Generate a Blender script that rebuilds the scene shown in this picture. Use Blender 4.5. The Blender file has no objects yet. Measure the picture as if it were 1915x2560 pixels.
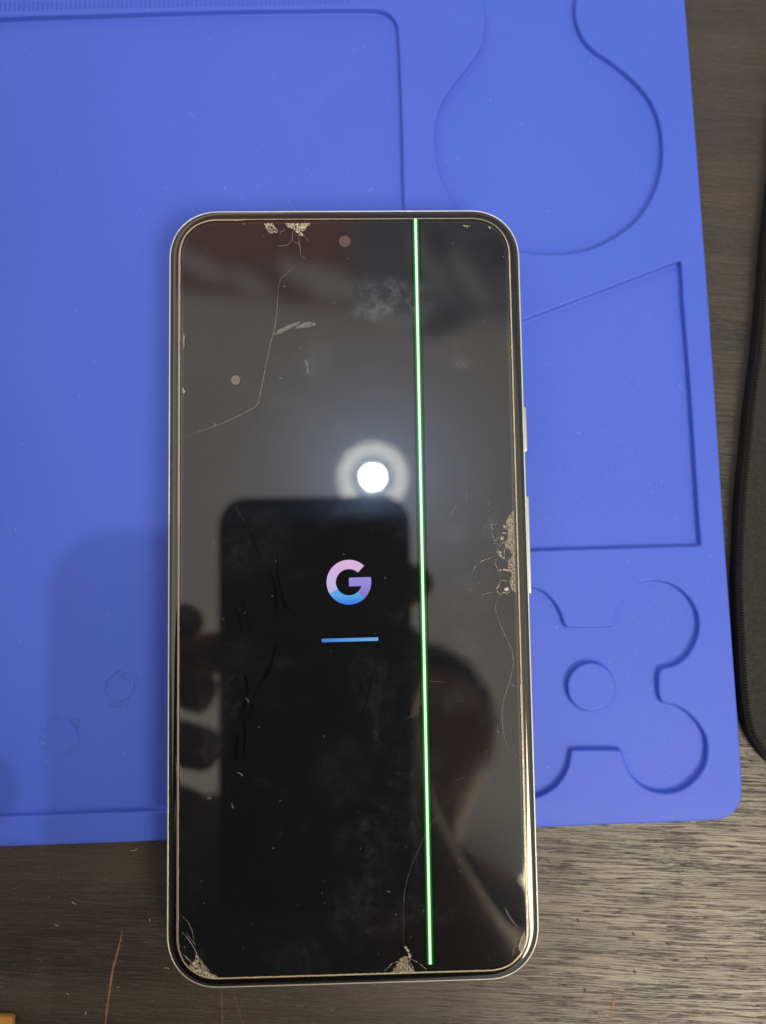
import bpy, bmesh, math, random
from mathutils import Vector, Matrix, Euler
from mathutils.geometry import tessellate_polygon
import mathutils.noise as mn
random.seed(7)
S = bpy.context.scene
C = S.collection
MM = 0.001

# ------------------------------------------------------------------ camera (all lengths below are millimetres)
FPX = 1773.0
CAM = Vector((3.509, 4.868, 150.992))
EUL = Euler((0.065357, -0.022401, -0.015920), 'XYZ')
RM = EUL.to_matrix()
cd = bpy.data.cameras.new('camera'); cam = bpy.data.objects.new('camera', cd); C.objects.link(cam)
cam.location = CAM * MM; cam.rotation_euler = EUL
cd.sensor_fit = 'HORIZONTAL'; cd.sensor_width = 36; cd.lens = 36 * FPX / 1915
cd.clip_start = 0.0005; cd.clip_end = 50
cd.dof.use_dof = True; cd.dof.focus_distance = 0.1383; cd.dof.aperture_fstop = 9.8
S.camera = cam
S.render.engine = 'CYCLES'
S.view_settings.view_transform = 'Standard'; S.view_settings.look = 'None'
S.view_settings.exposure = 0; S.view_settings.gamma = 1; S.view_settings.use_curve_mapping = False

# ------------------------------------------------------------------ node helpers
class N:
    def __init__(s, tree): s.t = tree; s.n = tree.nodes; s.l = tree.links
    def set(s, sock, v):
        if hasattr(v, 'links'): s.l.new(v, sock)
        else:
            try: sock.default_value = v
            except Exception: sock.default_value = (*v, 1)[:len(sock.default_value)]
    def node(s, typ, ins=None, **kw):
        nd = s.n.new(typ)
        for k, v in kw.items(): setattr(nd, k, v)
        for k, v in (ins or {}).items(): s.set(nd.inputs[k], v)
        return nd
    def m(s, op, a, b=0.0, c=None, clamp=False):
        nd = s.node('ShaderNodeMath', {0: a, 1: b}, operation=op, use_clamp=clamp)
        if c is not None: s.set(nd.inputs[2], c)
        return nd.outputs[0]
    def ss(s, x, e0, e1, v0=0.0, v1=1.0):
        nd = s.node('ShaderNodeMapRange', {'Value': x, 'From Min': e0, 'From Max': e1, 'To Min': v0, 'To Max': v1}, interpolation_type='SMOOTHSTEP')
        return nd.outputs[0]
    def mix(s, f, a, b, bt='MIX'):
        nd = s.node('ShaderNodeMix', data_type='RGBA', blend_type=bt)
        s.set(nd.inputs[0], f); s.set(nd.inputs[6], a if hasattr(a, 'links') else (*a, 1)); s.set(nd.inputs[7], b if hasattr(b, 'links') else (*b, 1))
        return nd.outputs[2]
    def noise(s, vec, scale, detail=2, rough=.5, dist=0, out=0):
        return s.node('ShaderNodeTexNoise', {'Vector': vec, 'Scale': scale, 'Detail': detail, 'Roughness': rough, 'Distortion': dist}).outputs[out]
    def mapping(s, vec, loc=(0,0,0), rot=(0,0,0), sc=(1,1,1)):
        return s.node('ShaderNodeMapping', {'Vector': vec, 'Location': loc, 'Rotation': rot, 'Scale': sc}).outputs[0]
    def obj(s): return s.node('ShaderNodeTexCoord').outputs['Object']

def mat(name):
    m = bpy.data.materials.new(name); m.use_nodes = True
    n = N(m.node_tree); n.b = m.node_tree.nodes['Principled BSDF']; n.out = m.node_tree.nodes['Material Output']; n.mat = m
    return n
def pset(n, **k):
    names = dict(color='Base Color', rough='Roughness', metal='Metallic', ior='IOR', spec='Specular IOR Level', normal='Normal', sheen='Sheen Weight',
                 srough='Sheen Roughness', coat='Coat Weight', crough='Coat Roughness', emit='Emission Color', estr='Emission Strength', alpha='Alpha', sss='Subsurface Weight', scol='Sheen Tint', aniso='Anisotropic', ssc='Subsurface Scale')
    for a, v in k.items():
        if isinstance(v, tuple): v = (*v, 1)
        n.set(n.b.inputs[names[a]], v)
    return n.mat
def bump(n, h, dist, strength=1.0, normal=None):
    nd = n.node('ShaderNodeBump', {'Height': h, 'Distance': dist, 'Strength': strength})
    if normal is not None: n.set(nd.inputs['Normal'], normal)
    return nd.outputs[0]

# ------------------------------------------------------------------ world: room overhead, its light and dark areas painted into the background
w = bpy.data.worlds.new('World'); S.world = w; w.use_nodes = True
n = N(w.node_tree); bg = w.node_tree.nodes['Background']
g = n.node('ShaderNodeTexCoord').outputs['Generated']
sep = n.node('ShaderNodeSeparateXYZ', {0: g})
zz = n.m('MAXIMUM', sep.outputs[2], 0.05)
X = n.m('DIVIDE', sep.outputs[0], zz); Y = n.m('DIVIDE', sep.outputs[1], zz)
XY = n.node('ShaderNodeCombineXYZ', {0: X, 1: Y}).outputs[0]
dl = n.m('SQRT', n.m('ADD', n.m('POWER', n.m('SUBTRACT', X, .02), 2), n.m('POWER', n.m('SUBTRACT', Y, .115), 2)))
near = n.m('POWER', n.ss(dl, 0.30, 0.0), 1.6)  # lamp's glow on the ceiling, painted as a radial gradient
base = n.mix(near, (1.04, 0.95, 0.85), (1.7, 1.78, 2.1))
lo = n.ss(Y, .02, -.35)
base = n.mix(lo, base, (1.25, 1.12, .95))
nz = n.noise(XY, 14, 2, .5)
far = n.ss(n.m('ADD', Y, n.m('MULTIPLY', X, .12)), .335, .375)
red = n.ss(X, .02, -.05)
fcol = n.mix(red, (.46, .46, .49), (.50, .27, .25))
fcol = n.mix(n.ss(n.m('ADD', Y, n.m('MULTIPLY', n.m('SUBTRACT', nz, .5), .1)), .40, .47), fcol, n.mix(red, (.36, .36, .40), (.64, .32, .27)))
base = n.mix(far, base, fcol)
for (bx, by, rx, ry, ro, colr, st) in ((-.235, .425, .055, .020, -.6, (1.05, .98, .92), .7), (-.165, .400, .045, .020, -.5, (1.05, .98, .92), .7), (-.10, .415, .03, .022, -.7, (1.0, .93, .88), .7), (-.055, .395, .05, .03, -.4, (1.1, 1.04, .98), .8),
        (.095, .425, .06, .016, -1.0, (.95, .92, .88), .6), (.155, .400, .06, .016, -1.05, (.95, .92, .88), .6), (.12, .335, .055, .02, .3, (.26, .26, .30), .85), (.19, .44, .04, .03, 0, (.22, .23, .28), .8), (.115, .47, .02, .05, -.2, (.22, .23, .28), .6),
        (.185, .33, .05, .03, 0, (.95, .88, .82), .6), (.01, .345, .06, .018, 0, (.9, .86, .8), .5), (.05, .39, .035, .03, 0, (.3, .3, .34), .6)):
    lv = n.mapping(n.node('ShaderNodeVectorMath', {0: XY, 1: (bx, by, 0)}, operation='SUBTRACT').outputs[0], rot=(0, 0, -ro))
    lv = n.node('ShaderNodeVectorMath', {0: lv, 1: (1/rx, 1/ry, 0)}, operation='MULTIPLY').outputs[0]
    d_ = n.m('ADD', n.node('ShaderNodeVectorMath', {0: lv}, operation='LENGTH').outputs['Value'], n.m('MULTIPLY', n.m('SUBTRACT', nz, .5), .9))
    base = n.mix(n.m('MULTIPLY', n.ss(d_, 1.25, .35), st), base, colr)
el = n.ss(sep.outputs[2], .75, .2)
base = n.mix(el, base, (.62, .60, .60))
base = n.mix(n.m('MULTIPLY', n.ss(Y, -.30, -.48), n.ss(X, .30, .12)), base, (.16, .14, .13))  # dark zone painted low on the left to dim the wood and screen
base = n.mix(n.m('MULTIPLY', n.ss(Y, -.45, -.25), n.m('MULTIPLY', n.ss(X, -.35, -.6), n.ss(X, -1.8, -1.2))), base, (1.5, 1.38, 1.15))  # bright warm zone painted on the left for the glass bevel to reflect
n.set(bg.inputs[0], base); bg.inputs[1].default_value = 1.0

# soft key light standing to the lower right of the table (window / desk lamp)
def area(name, pos, target, sx, sy, power, col, shape='RECTANGLE'):
    l = bpy.data.lights.new(name, 'AREA'); l.shape = shape; l.size = sx * MM; l.size_y = sy * MM; l.energy = power; l.color = col; l.spread = math.radians(85)
    o = bpy.data.objects.new(name, l); C.objects.link(o); o.location = Vector(pos) * MM
    o.rotation_euler = (Vector(target) - Vector(pos)).to_track_quat('-Z', 'Y').to_euler(); return o
area('key_light', (385, -425, 720), (30, -30, 0), 330, 330, 1.6, (1, .84, .60))

# ------------------------------------------------------------------ geometry helpers
def P(u, v, z):                      # point at height z (mm) of the place measured at (u, v) in the photograph
    d = RM @ Vector(((u - 957.5) / FPX, -(v - 1280) / FPX, -1))
    t = (z - CAM.z) / d.z
    p = CAM + d * t
    return Vector((p.x, p.y, z))
def tag(o, label=None, cat=None, group=None, kind=None):
    if label: o['label'] = label
    if cat: o['category'] = cat
    if group: o['group'] = group
    if kind: o['kind'] = kind
    return o
def mesh(name, verts, faces, material, parent=None, smooth=True, mats=None):
    me = bpy.data.meshes.new(name); me.from_pydata([tuple(Vector(v) * MM) for v in verts], [], faces)
    bm = bmesh.new(); bm.from_mesh(me); bmesh.ops.recalc_face_normals(bm, faces=bm.faces) if smooth != 'keep' else None; bm.to_mesh(me); bm.free()
    me.materials.append(material)
    if smooth: me.polygons.foreach_set('use_smooth', [True] * len(me.polygons))
    o = bpy.data.objects.new(name, me); C.objects.link(o)
    if parent: o.parent = parent
    return o
def empty(name, loc=(0,0,0)):
    o = bpy.data.objects.new(name, None); C.objects.link(o); o.empty_display_size = .01
    return o
def cr(pts, step=.5, closed=True):   # Catmull-Rom resample; points given three times stay corners
    n_ = len(pts); out = []
    rng = range(n_ if closed else n_ - 1)
    for i in rng:
        if closed: p0, p1, p2, p3 = (pts[(i + k) % n_] for k in (-1, 0, 1, 2))
        else: p0, p1, p2, p3 = pts[max(i-1, 0)], pts[i], pts[i+1], pts[min(i+2, n_-1)]
        L = (p2 - p1).length
        if L < 1e-6: continue
        k = max(1, int(L / step))
        for j in range(k):
            t = j / k
            out.append(.5 * ((2*p1) + (p2-p0)*t + (2*p0-5*p1+4*p2-p3)*t*t + (3*p1-p0-3*p2+p3)*t**3))
    if not closed: out.append(pts[-1].copy())
    return out
def resample(pts, step):
    n_ = len(pts); seg = [(pts[(i+1) % n_] - pts[i]).length for i in range(n_)]; tot = sum(seg); k = int(tot / step); out = []; i = 0; acc = 0
    for j in range(k):
        d = tot * j / k
        while acc + seg[i] < d: acc += seg[i]; i += 1
        out.append(pts[i].lerp(pts[(i+1) % n_], (d - acc) / max(seg[i], 1e-9)))
    return out
def smoothc(pts, it):
    for _ in range(it):
        pts = [(pts[i-1] + 2*pts[i] + pts[(i+1) % len(pts)]) / 4 for i in range(len(pts))]
    return pts
def offs(pts, d):                     # offset of a closed counter-clockwise outline, + is outwards
    out = []
    n_ = len(pts)
    for i in range(n_):
        t = (pts[(i+1) % n_] - pts[i-1]); t.normalize()
        out.append(pts[i] + Vector((t.y, -t.x, 0)) * d)
    return out
def ccw(pts):
    a = sum(pts[i-1].x*pts[i].y - pts[i].x*pts[i-1].y for i in range(len(pts)))
    return pts if a > 0 else pts[::-1]
def rings(name, outl, prof, material, parent, cap_last=False, cap_first=False, close=False):
    verts = []; faces = []; n_ = len(outl)
    for d, z in prof:
        for p in offs(outl, d): verts.append((p.x, p.y, z))
    k = len(prof)
    for r in range(k if close else k - 1):
        a = r * n_; b = ((r + 1) % k) * n_
        for i in range(n_):
            j = (i+1) % n_; faces.append((a+i, a+j, b+j, b+i))
    if cap_last == 'grid':            # flat rounded rectangle closed with a few well-shaped faces
        q = n_//4; b0 = (k-1)*n_; ctr = []
        for c_ in range(4):
            p0, p1 = Vector(verts[b0+c_*q]), Vector(verts[b0+c_*q+q-1])
            ctr.append(len(verts)); sw = c_ % 2 == 0
            verts.append((p1.x, p0.y, p0.z) if sw else (p0.x, p1.y, p0.z))
            for i in range(q-1): faces.append((ctr[-1], b0+c_*q+i, b0+c_*q+i+1))
        for c_ in range(4):
            faces.append((ctr[c_], b0+c_*q+q-1, b0+((c_+1) % 4)*q, ctr[(c_+1) % 4]))
        faces.append(tuple(ctr))
    elif cap_last: faces.append(tuple((k-1)*n_ + i for i in range(n_)))
    if cap_first: faces.append(tuple(reversed(range(n_))))
    return mesh(name, verts, faces, material, parent)
def rrect(w_, h_, r, k=14, e=2.0):
    pts = []
    for cx, cy, a0 in ((w_/2-r, h_/2-r, 0), (-w_/2+r, h_/2-r, 90), (-w_/2+r, -h_/2+r, 180), (w_/2-r, -h_/2+r, 270)):
        for i in range(k+1):
            a = math.radians(a0 + 90*i/k); c_, s_ = math.cos(a), math.sin(a)
            q = 2/e
            pts.append(Vector((cx + r*math.copysign(abs(c_)**q, c_), cy + r*math.copysign(abs(s_)**q, s_), 0)))
    return pts
def ribbon(pts, widths, z, vs, fs, taper=True):
    k = len(vs); m_ = len(pts)
    for i, p in enumerate(pts):
        t = (pts[min(i+1, m_-1)] - pts[max(i-1, 0)]); t.normalize()
        wd = widths if not hasattr(widths, '__len__') else widths[i]
        if taper: wd *= min(1, .25 + 3*min(i, m_-1-i)/m_)
        nn = Vector((t.y, -t.x, 0)) * wd / 2
        vs.append((p.x + nn.x, p.y + nn.y, z)); vs.append((p.x - nn.x, p.y - nn.y, z))
        if i: fs.append((k+2*i-2, k+2*i-1, k+2*i+1, k+2*i))
def tube(pts, rad, vs, fs, seg=6):
    k = len(vs); m_ = len(pts)
    for i, p in enumerate(pts):
        t = (pts[min(i+1, m_-1)] - pts[max(i-1, 0)]).normalized()
        u_ = t.cross(Vector((0,0,1))); u_ = u_.normalized() if u_.length > 1e-4 else Vector((1,0,0)); v_ = t.cross(u_)
        r_ = rad(i/(m_-1)) if callable(rad) else rad
        for j in range(seg):
            a = 2*math.pi*j/seg; q = p + (u_*math.cos(a) + v_*math.sin(a)) * r_; vs.append(tuple(q))
        if i:
            for j in range(seg):
                fs.append((k+(i-1)*seg+j, k+(i-1)*seg+(j+1) % seg, k+i*seg+(j+1) % seg, k+i*seg+j))
    fs.append(tuple(k+j for j in range(seg))); fs.append(tuple(k+(m_-1)*seg+j for j in reversed(range(seg))))
def box(x0, x1, y0, y1, z0, z1, vs, fs):
    k = len(vs); vs += [(x,y,z) for z in (z0,z1) for x,y in ((x0,y0),(x1,y0),(x1,y1),(x0,y1))]
    fs += [tuple(k+i for i in f) for f in ((3,2,1,0),(4,5,6,7),(0,1,5,4),(1,2,6,5),(2,3,7,6),(3,0,4,7))]

# ------------------------------------------------------------------ materials
# dark wood laminate
n = mat('dark_wood'); o = n.obj()
r_ = n.mapping(o, rot=(0,0,math.radians(4.0)))
wv = n.noise(r_, 22, 2, .5, out=1)
r2 = n.node('ShaderNodeVectorMath', {0: r_, 1: n.node('ShaderNodeVectorMath', {0: wv, 1: (0, .0022, 0)}, operation='MULTIPLY').outputs[0]}, operation='ADD').outputs[0]
ga = n.noise(n.mapping(r2, sc=(42, 1900, 42)), 1, 4, .66)
gb = n.noise(n.mapping(r2, loc=(3,1,0), sc=(80, 2600, 80)), 1, 3, .6)
gc = n.noise(n.mapping(r2, loc=(9,4,0), sc=(9, 90, 9)), 1, 3, .55)
gd = n.noise(n.mapping(r2, loc=(5,7,0), sc=(420, 2600, 420)), 1, 2, .6)
crack = n.ss(n.m('ABSOLUTE', n.m('SUBTRACT', ga, .5)), .0, .030)
speck = n.noise(o, 2600, 2, .6)
col = n.mix(n.ss(gc, .35, .7), (.014, .011, .009), (.034, .027, .021))
col = n.mix(n.m('MULTIPLY', n.ss(gb, .5, .7), .45), col, (.060, .046, .033))
col = n.mix(n.m('MULTIPLY', n.m('SUBTRACT', 1, crack), .5), col, (.008, .006, .005))
col = n.mix(n.m('MULTIPLY', n.ss(speck, .60, .72), .45), col, (.20, .17, .13))
h = n.m('ADD', n.m('MULTIPLY', ga, .9), n.m('ADD', n.m('MULTIPLY', gb, .5), n.m('ADD', n.m('MULTIPLY', crack, .30), n.m('MULTIPLY', gd, .3))))
rg = n.m('ADD', .30, n.m('MULTIPLY', n.noise(n.mapping(o, sc=(30, 160, 30)), 1, 3), .2))
M_wood = pset(n, color=col, rough=rg, spec=.7, normal=bump(n, h, .000075, 1.0))
# blue silicone
def silicone(name, grain, blem=False):
    n = mat(name); o = n.obj()
    a = n.noise(o, 35, 3, .5); b_ = n.noise(o, 2600 if grain else 1500, 2, .6)
    c1 = n.mix(a, (.050, .102, .565), (.060, .118, .605))
    c1 = n.mix(n.m('MULTIPLY', n.ss(b_, .6, .78), .42 if grain else .12), c1, (.22, .30, .72))
    hh = n.m('MULTIPLY', b_, 1.0 if grain else .35); nrm = bump(n, hh, .00006, .8)
    if blem:
        for (u, v, ra) in ((308, 1722, 3.0), (156, 1838, 4.2)):
            c = P(u, v, 2.2) * MM
            wob = n.noise(o, 230, 4, .7)
            d = n.node('ShaderNodeVectorMath', {0: o, 1: (c.x, c.y, 2.65*MM)}, operation='DISTANCE').outputs['Value']
            d = n.m('ADD', d, n.m('MULTIPLY', n.m('SUBTRACT', wob, .5), .0052))
            ring = n.m('MULTIPLY', n.ss(d, (ra+.7)*MM, ra*MM), n.ss(d, (ra-1.0)*MM, (ra-.1)*MM))
            pit = n.m('MULTIPLY', n.ss(d, ra*MM, (ra-1.0)*MM), n.noise(o, 260, 2, .5))
            nrm = bump(n, n.m('ADD', n.m('MULTIPLY', ring, n.ss(n.noise(o, 130, 2), .40, .62)), n.m('MULTIPLY', pit, .35)), .00042, .8, nrm)
    return pset(n, color=c1, rough=.52, spec=.25, normal=nrm, sheen=.08, srough=.4)
M_mat = silicone('blue_silicone', False); M_floor = silicone('blue_silicone_pocket', False, True); M_grain = silicone('blue_silicone_grainy', True)
# aluminium frame
n = mat('sage_aluminium'); o = n.obj()
M_alu = pset(n, color=(.62, .66, .56), metal=.45, rough=.30, normal=bump(n, n.noise(o, 6000, 1), .00002, .5))
n = mat('antenna_plastic'); M_ant = pset(n, color=(.40, .38, .31), rough=.5)
n = mat('button_aluminium'); M_btn = pset(n, color=(.60, .66, .60), metal=.8, rough=.28)
n = mat('black_cover_glass'); o = n.obj()
M_glass = pset(n, color=n.mix(n.ss(n.noise(o, 3500, 2), .68, .75), (.004, .004, .004), (.10, .09, .07)), rough=.05, ior=1.75, coat=0)
n = mat('display_black'); M_disp = pset(n, color=(.003, .003, .004), rough=.03, ior=1.45)
# cream protector edge
n = mat('protector_edge'); o = n.obj(); q = n.noise(o, 2200, 3, .65)
M_edge = pset(n, color=n.mix(q, (.32, .27, .18), (.62, .54, .38)), rough=.5, normal=bump(n, q, .0001, .7))
# flat shells, alpha faded
def faded(name, col, alpha, sc=2500, lo=.35, hi=.65, rough=.6):  # worn marks
    n = mat(name); o = n.obj(); q = n.noise(o, sc, 3, .65)
    al = n.m('MULTIPLY', n.ss(q, lo, hi), alpha)
    return pset(n, color=n.mix(n.noise(o, sc*.6, 2), tuple(c*.6 for c in col), col), rough=rough, alpha=al)
M_crack = faded('crack_line', (.55, .51, .44), .55, 900, .12, .5)
M_chip = faded('chipped_glass', (.56, .51, .40), .85, 2300, .36, .60)
M_chipdim = faded('chipped_glass_dim', (.42, .38, .30), .8, 3800, .34, .62)
M_hair = faded('hairline', (.45, .42, .38), .40, 700, .2, .6)
M_dust = faded('dust', (.75, .73, .68), .8, 2500, .2, .5)
M_dark = faded('wiped_streak', (.002, .002, .003), .55, 600, .2, .6, .2)
# screen protector glass: reflective clear sheet with smears and finger marks
n = mat('protector_glass'); o = n.obj()
fres = n.node('ShaderNodeFresnel', {'IOR': 1.52}).outputs[0]
nz1 = n.noise(o, 60, 4, .65, .6); nz2 = n.noise(o, 420, 3, .7, .3)
smear = n.m('MULTIPLY', n.ss(nz1, .48, .8), n.ss(nz2, .3, .75)); smear = n.m('ADD', n.m('MULTIPLY', smear, .035), .011)
GZ = 13.08
# (u, v, radius mm, strength, ridge period mm or 0, ridge angle, y stretch)
spots = [(960, 735, 9, .17, 0, 0, .55), (930, 775, 5.5, .16, 0, 0, .5), (1000, 790, 6, .09, 0, 0, .6), (1060, 745, 4.5, .08, 0, 0, 1.2), (790, 905, 5, .07, 0, 0, 1.3), (1155, 905, 5, .09, .55, 50, .7),
         (765, 1035, 7.5, .06, .42, -25, .8), (690, 990, 6, .045, .42, 60, 1), (1130, 1335, 4.2, .13, .6, 20, .55), (1165, 1620, 6, .05, 0, 0, .8),
         (860, 1925, 7, .055, .5, 30, 1.2), (1150, 1750, 5, .08, 0, 0, .7), (1190, 1930, 5, .06, .5, 15, .6), (560, 1395, 6, .03, .45, 40, 1), (600, 1640, 6, .03, .4, -45, .8),
         (1100, 1770, 5, .04, .45, 20, 1.2), (700, 1660, 4, .03, .4, 80, .5), (1050, 1900, 8, .03, 0, 0, .6), (640, 1350, 8, .02, 0, 0, 1), (1160, 1500, 7, .04, 0, 0, 1.2)]
for (u, v, ra, st, per, ang, ys) in spots:
    c = P(u, v, GZ) * MM
    lv = n.mapping(n.node('ShaderNodeVectorMath', {0: o, 1: tuple(c)}, operation='SUBTRACT').outputs[0], sc=(1, 1/ys, 0))
    d = n.node('ShaderNodeVectorMath', {0: lv}, operation='LENGTH').outputs['Value']
    d = n.m('ADD', d, n.m('MULTIPLY', n.m('SUBTRACT', nz1, .5), ra*MM*1.6))
    f = n.ss(d, ra*MM, ra*MM*.15)
    if per:
        rv = n.mapping(o, rot=(0, 0, math.radians(ang)))
        wv_ = n.node('ShaderNodeTexWave', {'Vector': rv, 'Scale': 1/(per*MM)/3.1, 'Distortion': 5.0, 'Detail': 2, 'Detail Scale': .12}, bands_direction='Y').outputs['Fac']
        f = n.m('MULTIPLY', f, n.ss(wv_, .2, .95, .35, .8))
    f = n.m('MULTIPLY', f, n.ss(nz2, .3, .75, .15, 1))
    smear = n.m('ADD', smear, n.m('MULTIPLY', f, (.65 if v > 1700 else 1)*st*(.75 if not per else .6)))
gl = n.node('ShaderNodeBsdfGlossy', {'Color': (1,1,1,1), 'Roughness': .012}).outputs[0]
tr = n.node('ShaderNodeBsdfTransparent', {'Color': (.97,.97,.96,1)}).outputs[0]
df = n.node('ShaderNodeBsdfDiffuse', {'Color': (.44,.50,.60,1)}).outputs[0]
hz = n.node('ShaderNodeBsdfGlossy', {'Color': (.32,.52,1,1), 'Roughness': .17}).outputs[0]      # added blue rough lobe, imitates lens bloom around the lamp's mirror image
gl = n.node('ShaderNodeMixShader', {0: .09, 1: gl, 2: hz}).outputs[0]
m1 = n.node('ShaderNodeMixShader', {0: fres, 1: tr, 2: gl}).outputs[0]
m2 = n.node('ShaderNodeMixShader', {0: smear, 1: m1, 2: df}).outputs[0]
n.l.new(m2, n.out.inputs[0]); n.n.remove(n.b); M_prot = n.mat
# mouse pad cloth and edge
n = mat('pad_cloth'); o = n.obj(); q = n.noise(o, 1500, 3, .7); q2 = n.node('ShaderNodeTexVoronoi', {'Vector': o, 'Scale': 2200}).outputs['Distance']
M_pad = pset(n, color=n.mix(n.ss(q, .35, .75), (.003, .003, .003), (.016, .0155, .013)), rough=.85, sheen=.08, normal=bump(n, n.m('ADD', q, q2), .0002, .8))
n = mat('pad_rubber'); o = n.obj(); M_rub = pset(n, color=(.006, .006, .006), rough=.85, normal=bump(n, n.noise(o, 1800, 3), .0002))
n = mat('orange_card'); o = n.obj(); q = n.noise(o, 700, 3); M_org = pset(n, color=n.mix(q, (.42, .17, .03), (.60, .30, .07)), rough=.7, normal=bump(n, q, .0002))
n = mat('bare_scratch'); o = n.obj(); M_scr = pset(n, color=n.mix(n.noise(o, 900, 3), (.10, .045, .02), (.33, .16, .08)), rough=.7)
n = mat('scuff'); M_scr2 = pset(n, color=(.12, .075, .06), rough=.7)
n = mat('dark_dent'); M_dent = pset(n, color=(.012, .009, .007), rough=.7)

# ------------------------------------------------------------------ tabletop
vs, fs = [], []; box(-700, 700, -450, 450, -28, 0, vs, fs)
table = tag(mesh('tabletop', vs, fs, M_wood, smooth=False), kind='structure')
def mark(pts, wd, name='scratch', m_=None, z=.03, label=None):
    vs, fs = [], []; c_ = cr([P(u, v, z) for u, v in pts], .5, False); ribbon(c_, [wd*(.8+.4*random.random()) for _ in c_], z, vs, fs)
    o = mesh(name, vs, fs, m_ or M_scr, table, smooth='keep'); return tag(o, label)
mark([(306, 2328), (296, 2372), (283, 2420), (275, 2470), (268, 2520), (262, 2575)], .42, label='long orange-brown scratch')
mark([(553, 2470), (555, 2520), (558, 2580)], .20, m_=M_scr2)
mark([(584, 2480), (596, 2520), (610, 2575)], .13, m_=M_scr2)
mark([(1539, 2490), (1530, 2525), (1520, 2552)], .34)
mark([(1724, 2515), (1719, 2550)], .16, m_=M_scr2)
for u, v in ((1444, 2300), (1583, 2335), (1586, 2429), (1669, 2360), (1461, 2475), (1765, 2396)):
    mark([(u-2, v-5), (u+1, v), (u+3, v+6)], .5, 'dent', M_dent)

# ------------------------------------------------------------------ blue repair mat
ZT, ZF = 4.0, 2.65
repair = tag(empty('repair_mat'), 'bright blue silicone work mat with moulded pockets lying under the phone', 'work mat')
def outline(px, z, step=.45, sm=3, closed=True):
    return ccw(smoothc(resample(cr([P(u, v, z) for u, v in px], .3), step), sm))
def corner(*p): return [p, p, p]
# outer outline (counts towards the left and top far outside the frame)
mo = [(-1500, 2166)] * 3 + [(0, 2111), (417, 2096), (900, 2080), (1342, 2063), (1600, 2053), (1780, 2045), (1815, 2039), (1838, 2022), (1850, 1995), (1849, 1965), (1845, 1879), (1808, 1377), (1778, 930), (1758, 653), (1731, 302), (1707, 0), (1690, -200)] + [(1660, -600)]*3 + [(-1500, -500)]*3
outer = outline(mo, ZT, 1.0, 2)
big = [(-1100, 100), (-600, 78), (0, 46), (240, 38), (480, 30), (725, 25), (900, 24), (943, 25), (968, 33), (984, 47), (993, 66), (996, 100), (1000, 181), (1006, 363), (1010, 520), (1030, 1000), (1052, 1500), (1066, 1920), (1064, 1960), (1045, 1985), (1010, 2000), (900, 2008), (417, 2025), (0, 2040), (-600, 2063), (-1100, 2085)]
big = [big[0]]*3 + big[1:-1] + [big[-1]]*3
bottle = [(1204, 0), (1213, 36), (1211, 73), (1204, 115), (1187, 145), (1157, 184), (1126, 224), (1105, 260), (1090, 308), (1087, 363), (1093, 411), (1111, 465), (1142, 517), (1185, 566), (1240, 605), (1302, 628), (1374, 636), (1441, 631), (1495, 616), (1549, 586), (1598, 544), (1634, 483), (1652, 423), (1655, 363), (1646, 302), (1622, 248), (1580, 199), (1525, 154), (1489, 130), (1459, 100), (1441, 60), (1437, 30), (1439, 0), (1452, -50), (1490, -110), (1500, -200), (1400, -290), (1250, -290), (1140, -200), (1160, -110), (1192, -50)]
trap = [(1701, 652)]*3 + [(1704, 700), (1708, 769), (1725, 981), (1744, 1277)] + [(1751, 1364)]*3 + [(1560, 1369), (1329, 1376)] + [(1215, 1380)]*3 + [(1210, 1100)] + [(1205, 841)]*3 + [(1304, 802), (1500, 728)]
rgt = [(1528, 1566), (1534, 1549), (1545, 1515), (1562, 1487), (1587, 1464), (1621, 1453), (1659, 1454), (1693, 1468), (1723, 1496), (1742, 1532), (1746, 1570), (1737, 1604), (1718, 1638), (1689, 1661), (1663, 1668), (1650, 1674), (1645, 1690), (1645, 1720), (1648, 1742), (1657, 1756), (1685, 1762), (1714, 1777), (1744, 1807), (1763, 1841), (1767, 1874), (1761, 1913), (1739, 1946), (1706, 1972), (1672, 1981), (1634, 1978), (1600, 1961), (1575, 1934), (1562, 1904), (1553, 1880), (1543, 1874)]
lft = [(1437, 1874), (1427, 1882), (1424, 1896), (1418, 1921), (1401, 1951), (1380, 1972), (1342, 1991), (1300, 1996), (1262, 1984), (1228, 1955), (1212, 1910), (1214, 1860), (1232, 1815), (1262, 1790), (1280, 1778), (1284, 1760), (1282, 1700), (1272, 1685), (1240, 1668), (1208, 1635), (1196, 1590), (1200, 1540), (1222, 1498), (1258, 1470), (1300, 1463), (1329, 1468), (1355, 1477), (1380, 1498), (1399, 1528), (1407, 1550), (1413, 1564), (1426, 1568)]
clover = rgt + lft
RT = .45
prof_out = [(RT, ZT), (RT*.62, ZT-.03), (RT*.29, ZT-RT*.29), (RT*.08, ZT-RT*.62), (0, ZT-RT)]
def pocket(px, m_floor, label, step=.45, sm=3, grain=None):
    ol = outline(px, ZT - .3, step, sm)
    prof = prof_out + [(-.10, ZF+.35), (-.14, ZF+.2), (-.24, ZF+.08), (-.42, ZF+.005), (-.6, ZF)]
    # floor is tessellated separately so that its outline may be concave
    verts, faces = [], []; n_ = len(ol)
    for d, z in prof:
        for p in offs(ol, d): verts.append((p.x, p.y, z))
    for r in range(len(prof)-1):
        for i in range(n_):
            j = (i+1) % n_; faces.append((r*n_+i, r*n_+j, (r+1)*n_+j, (r+1)*n_+i))
    b0 = (len(prof)-1)*n_
    for t in tessellate_polygon([[Vector(verts[b0+i]) for i in range(n_)]]): faces.append(tuple(b0+i for i in t))
    ob = mesh('pocket', verts, faces, m_floor, repair); tag(ob, label)
    return ob, [Vector(v) for v in verts[:n_]]
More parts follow.
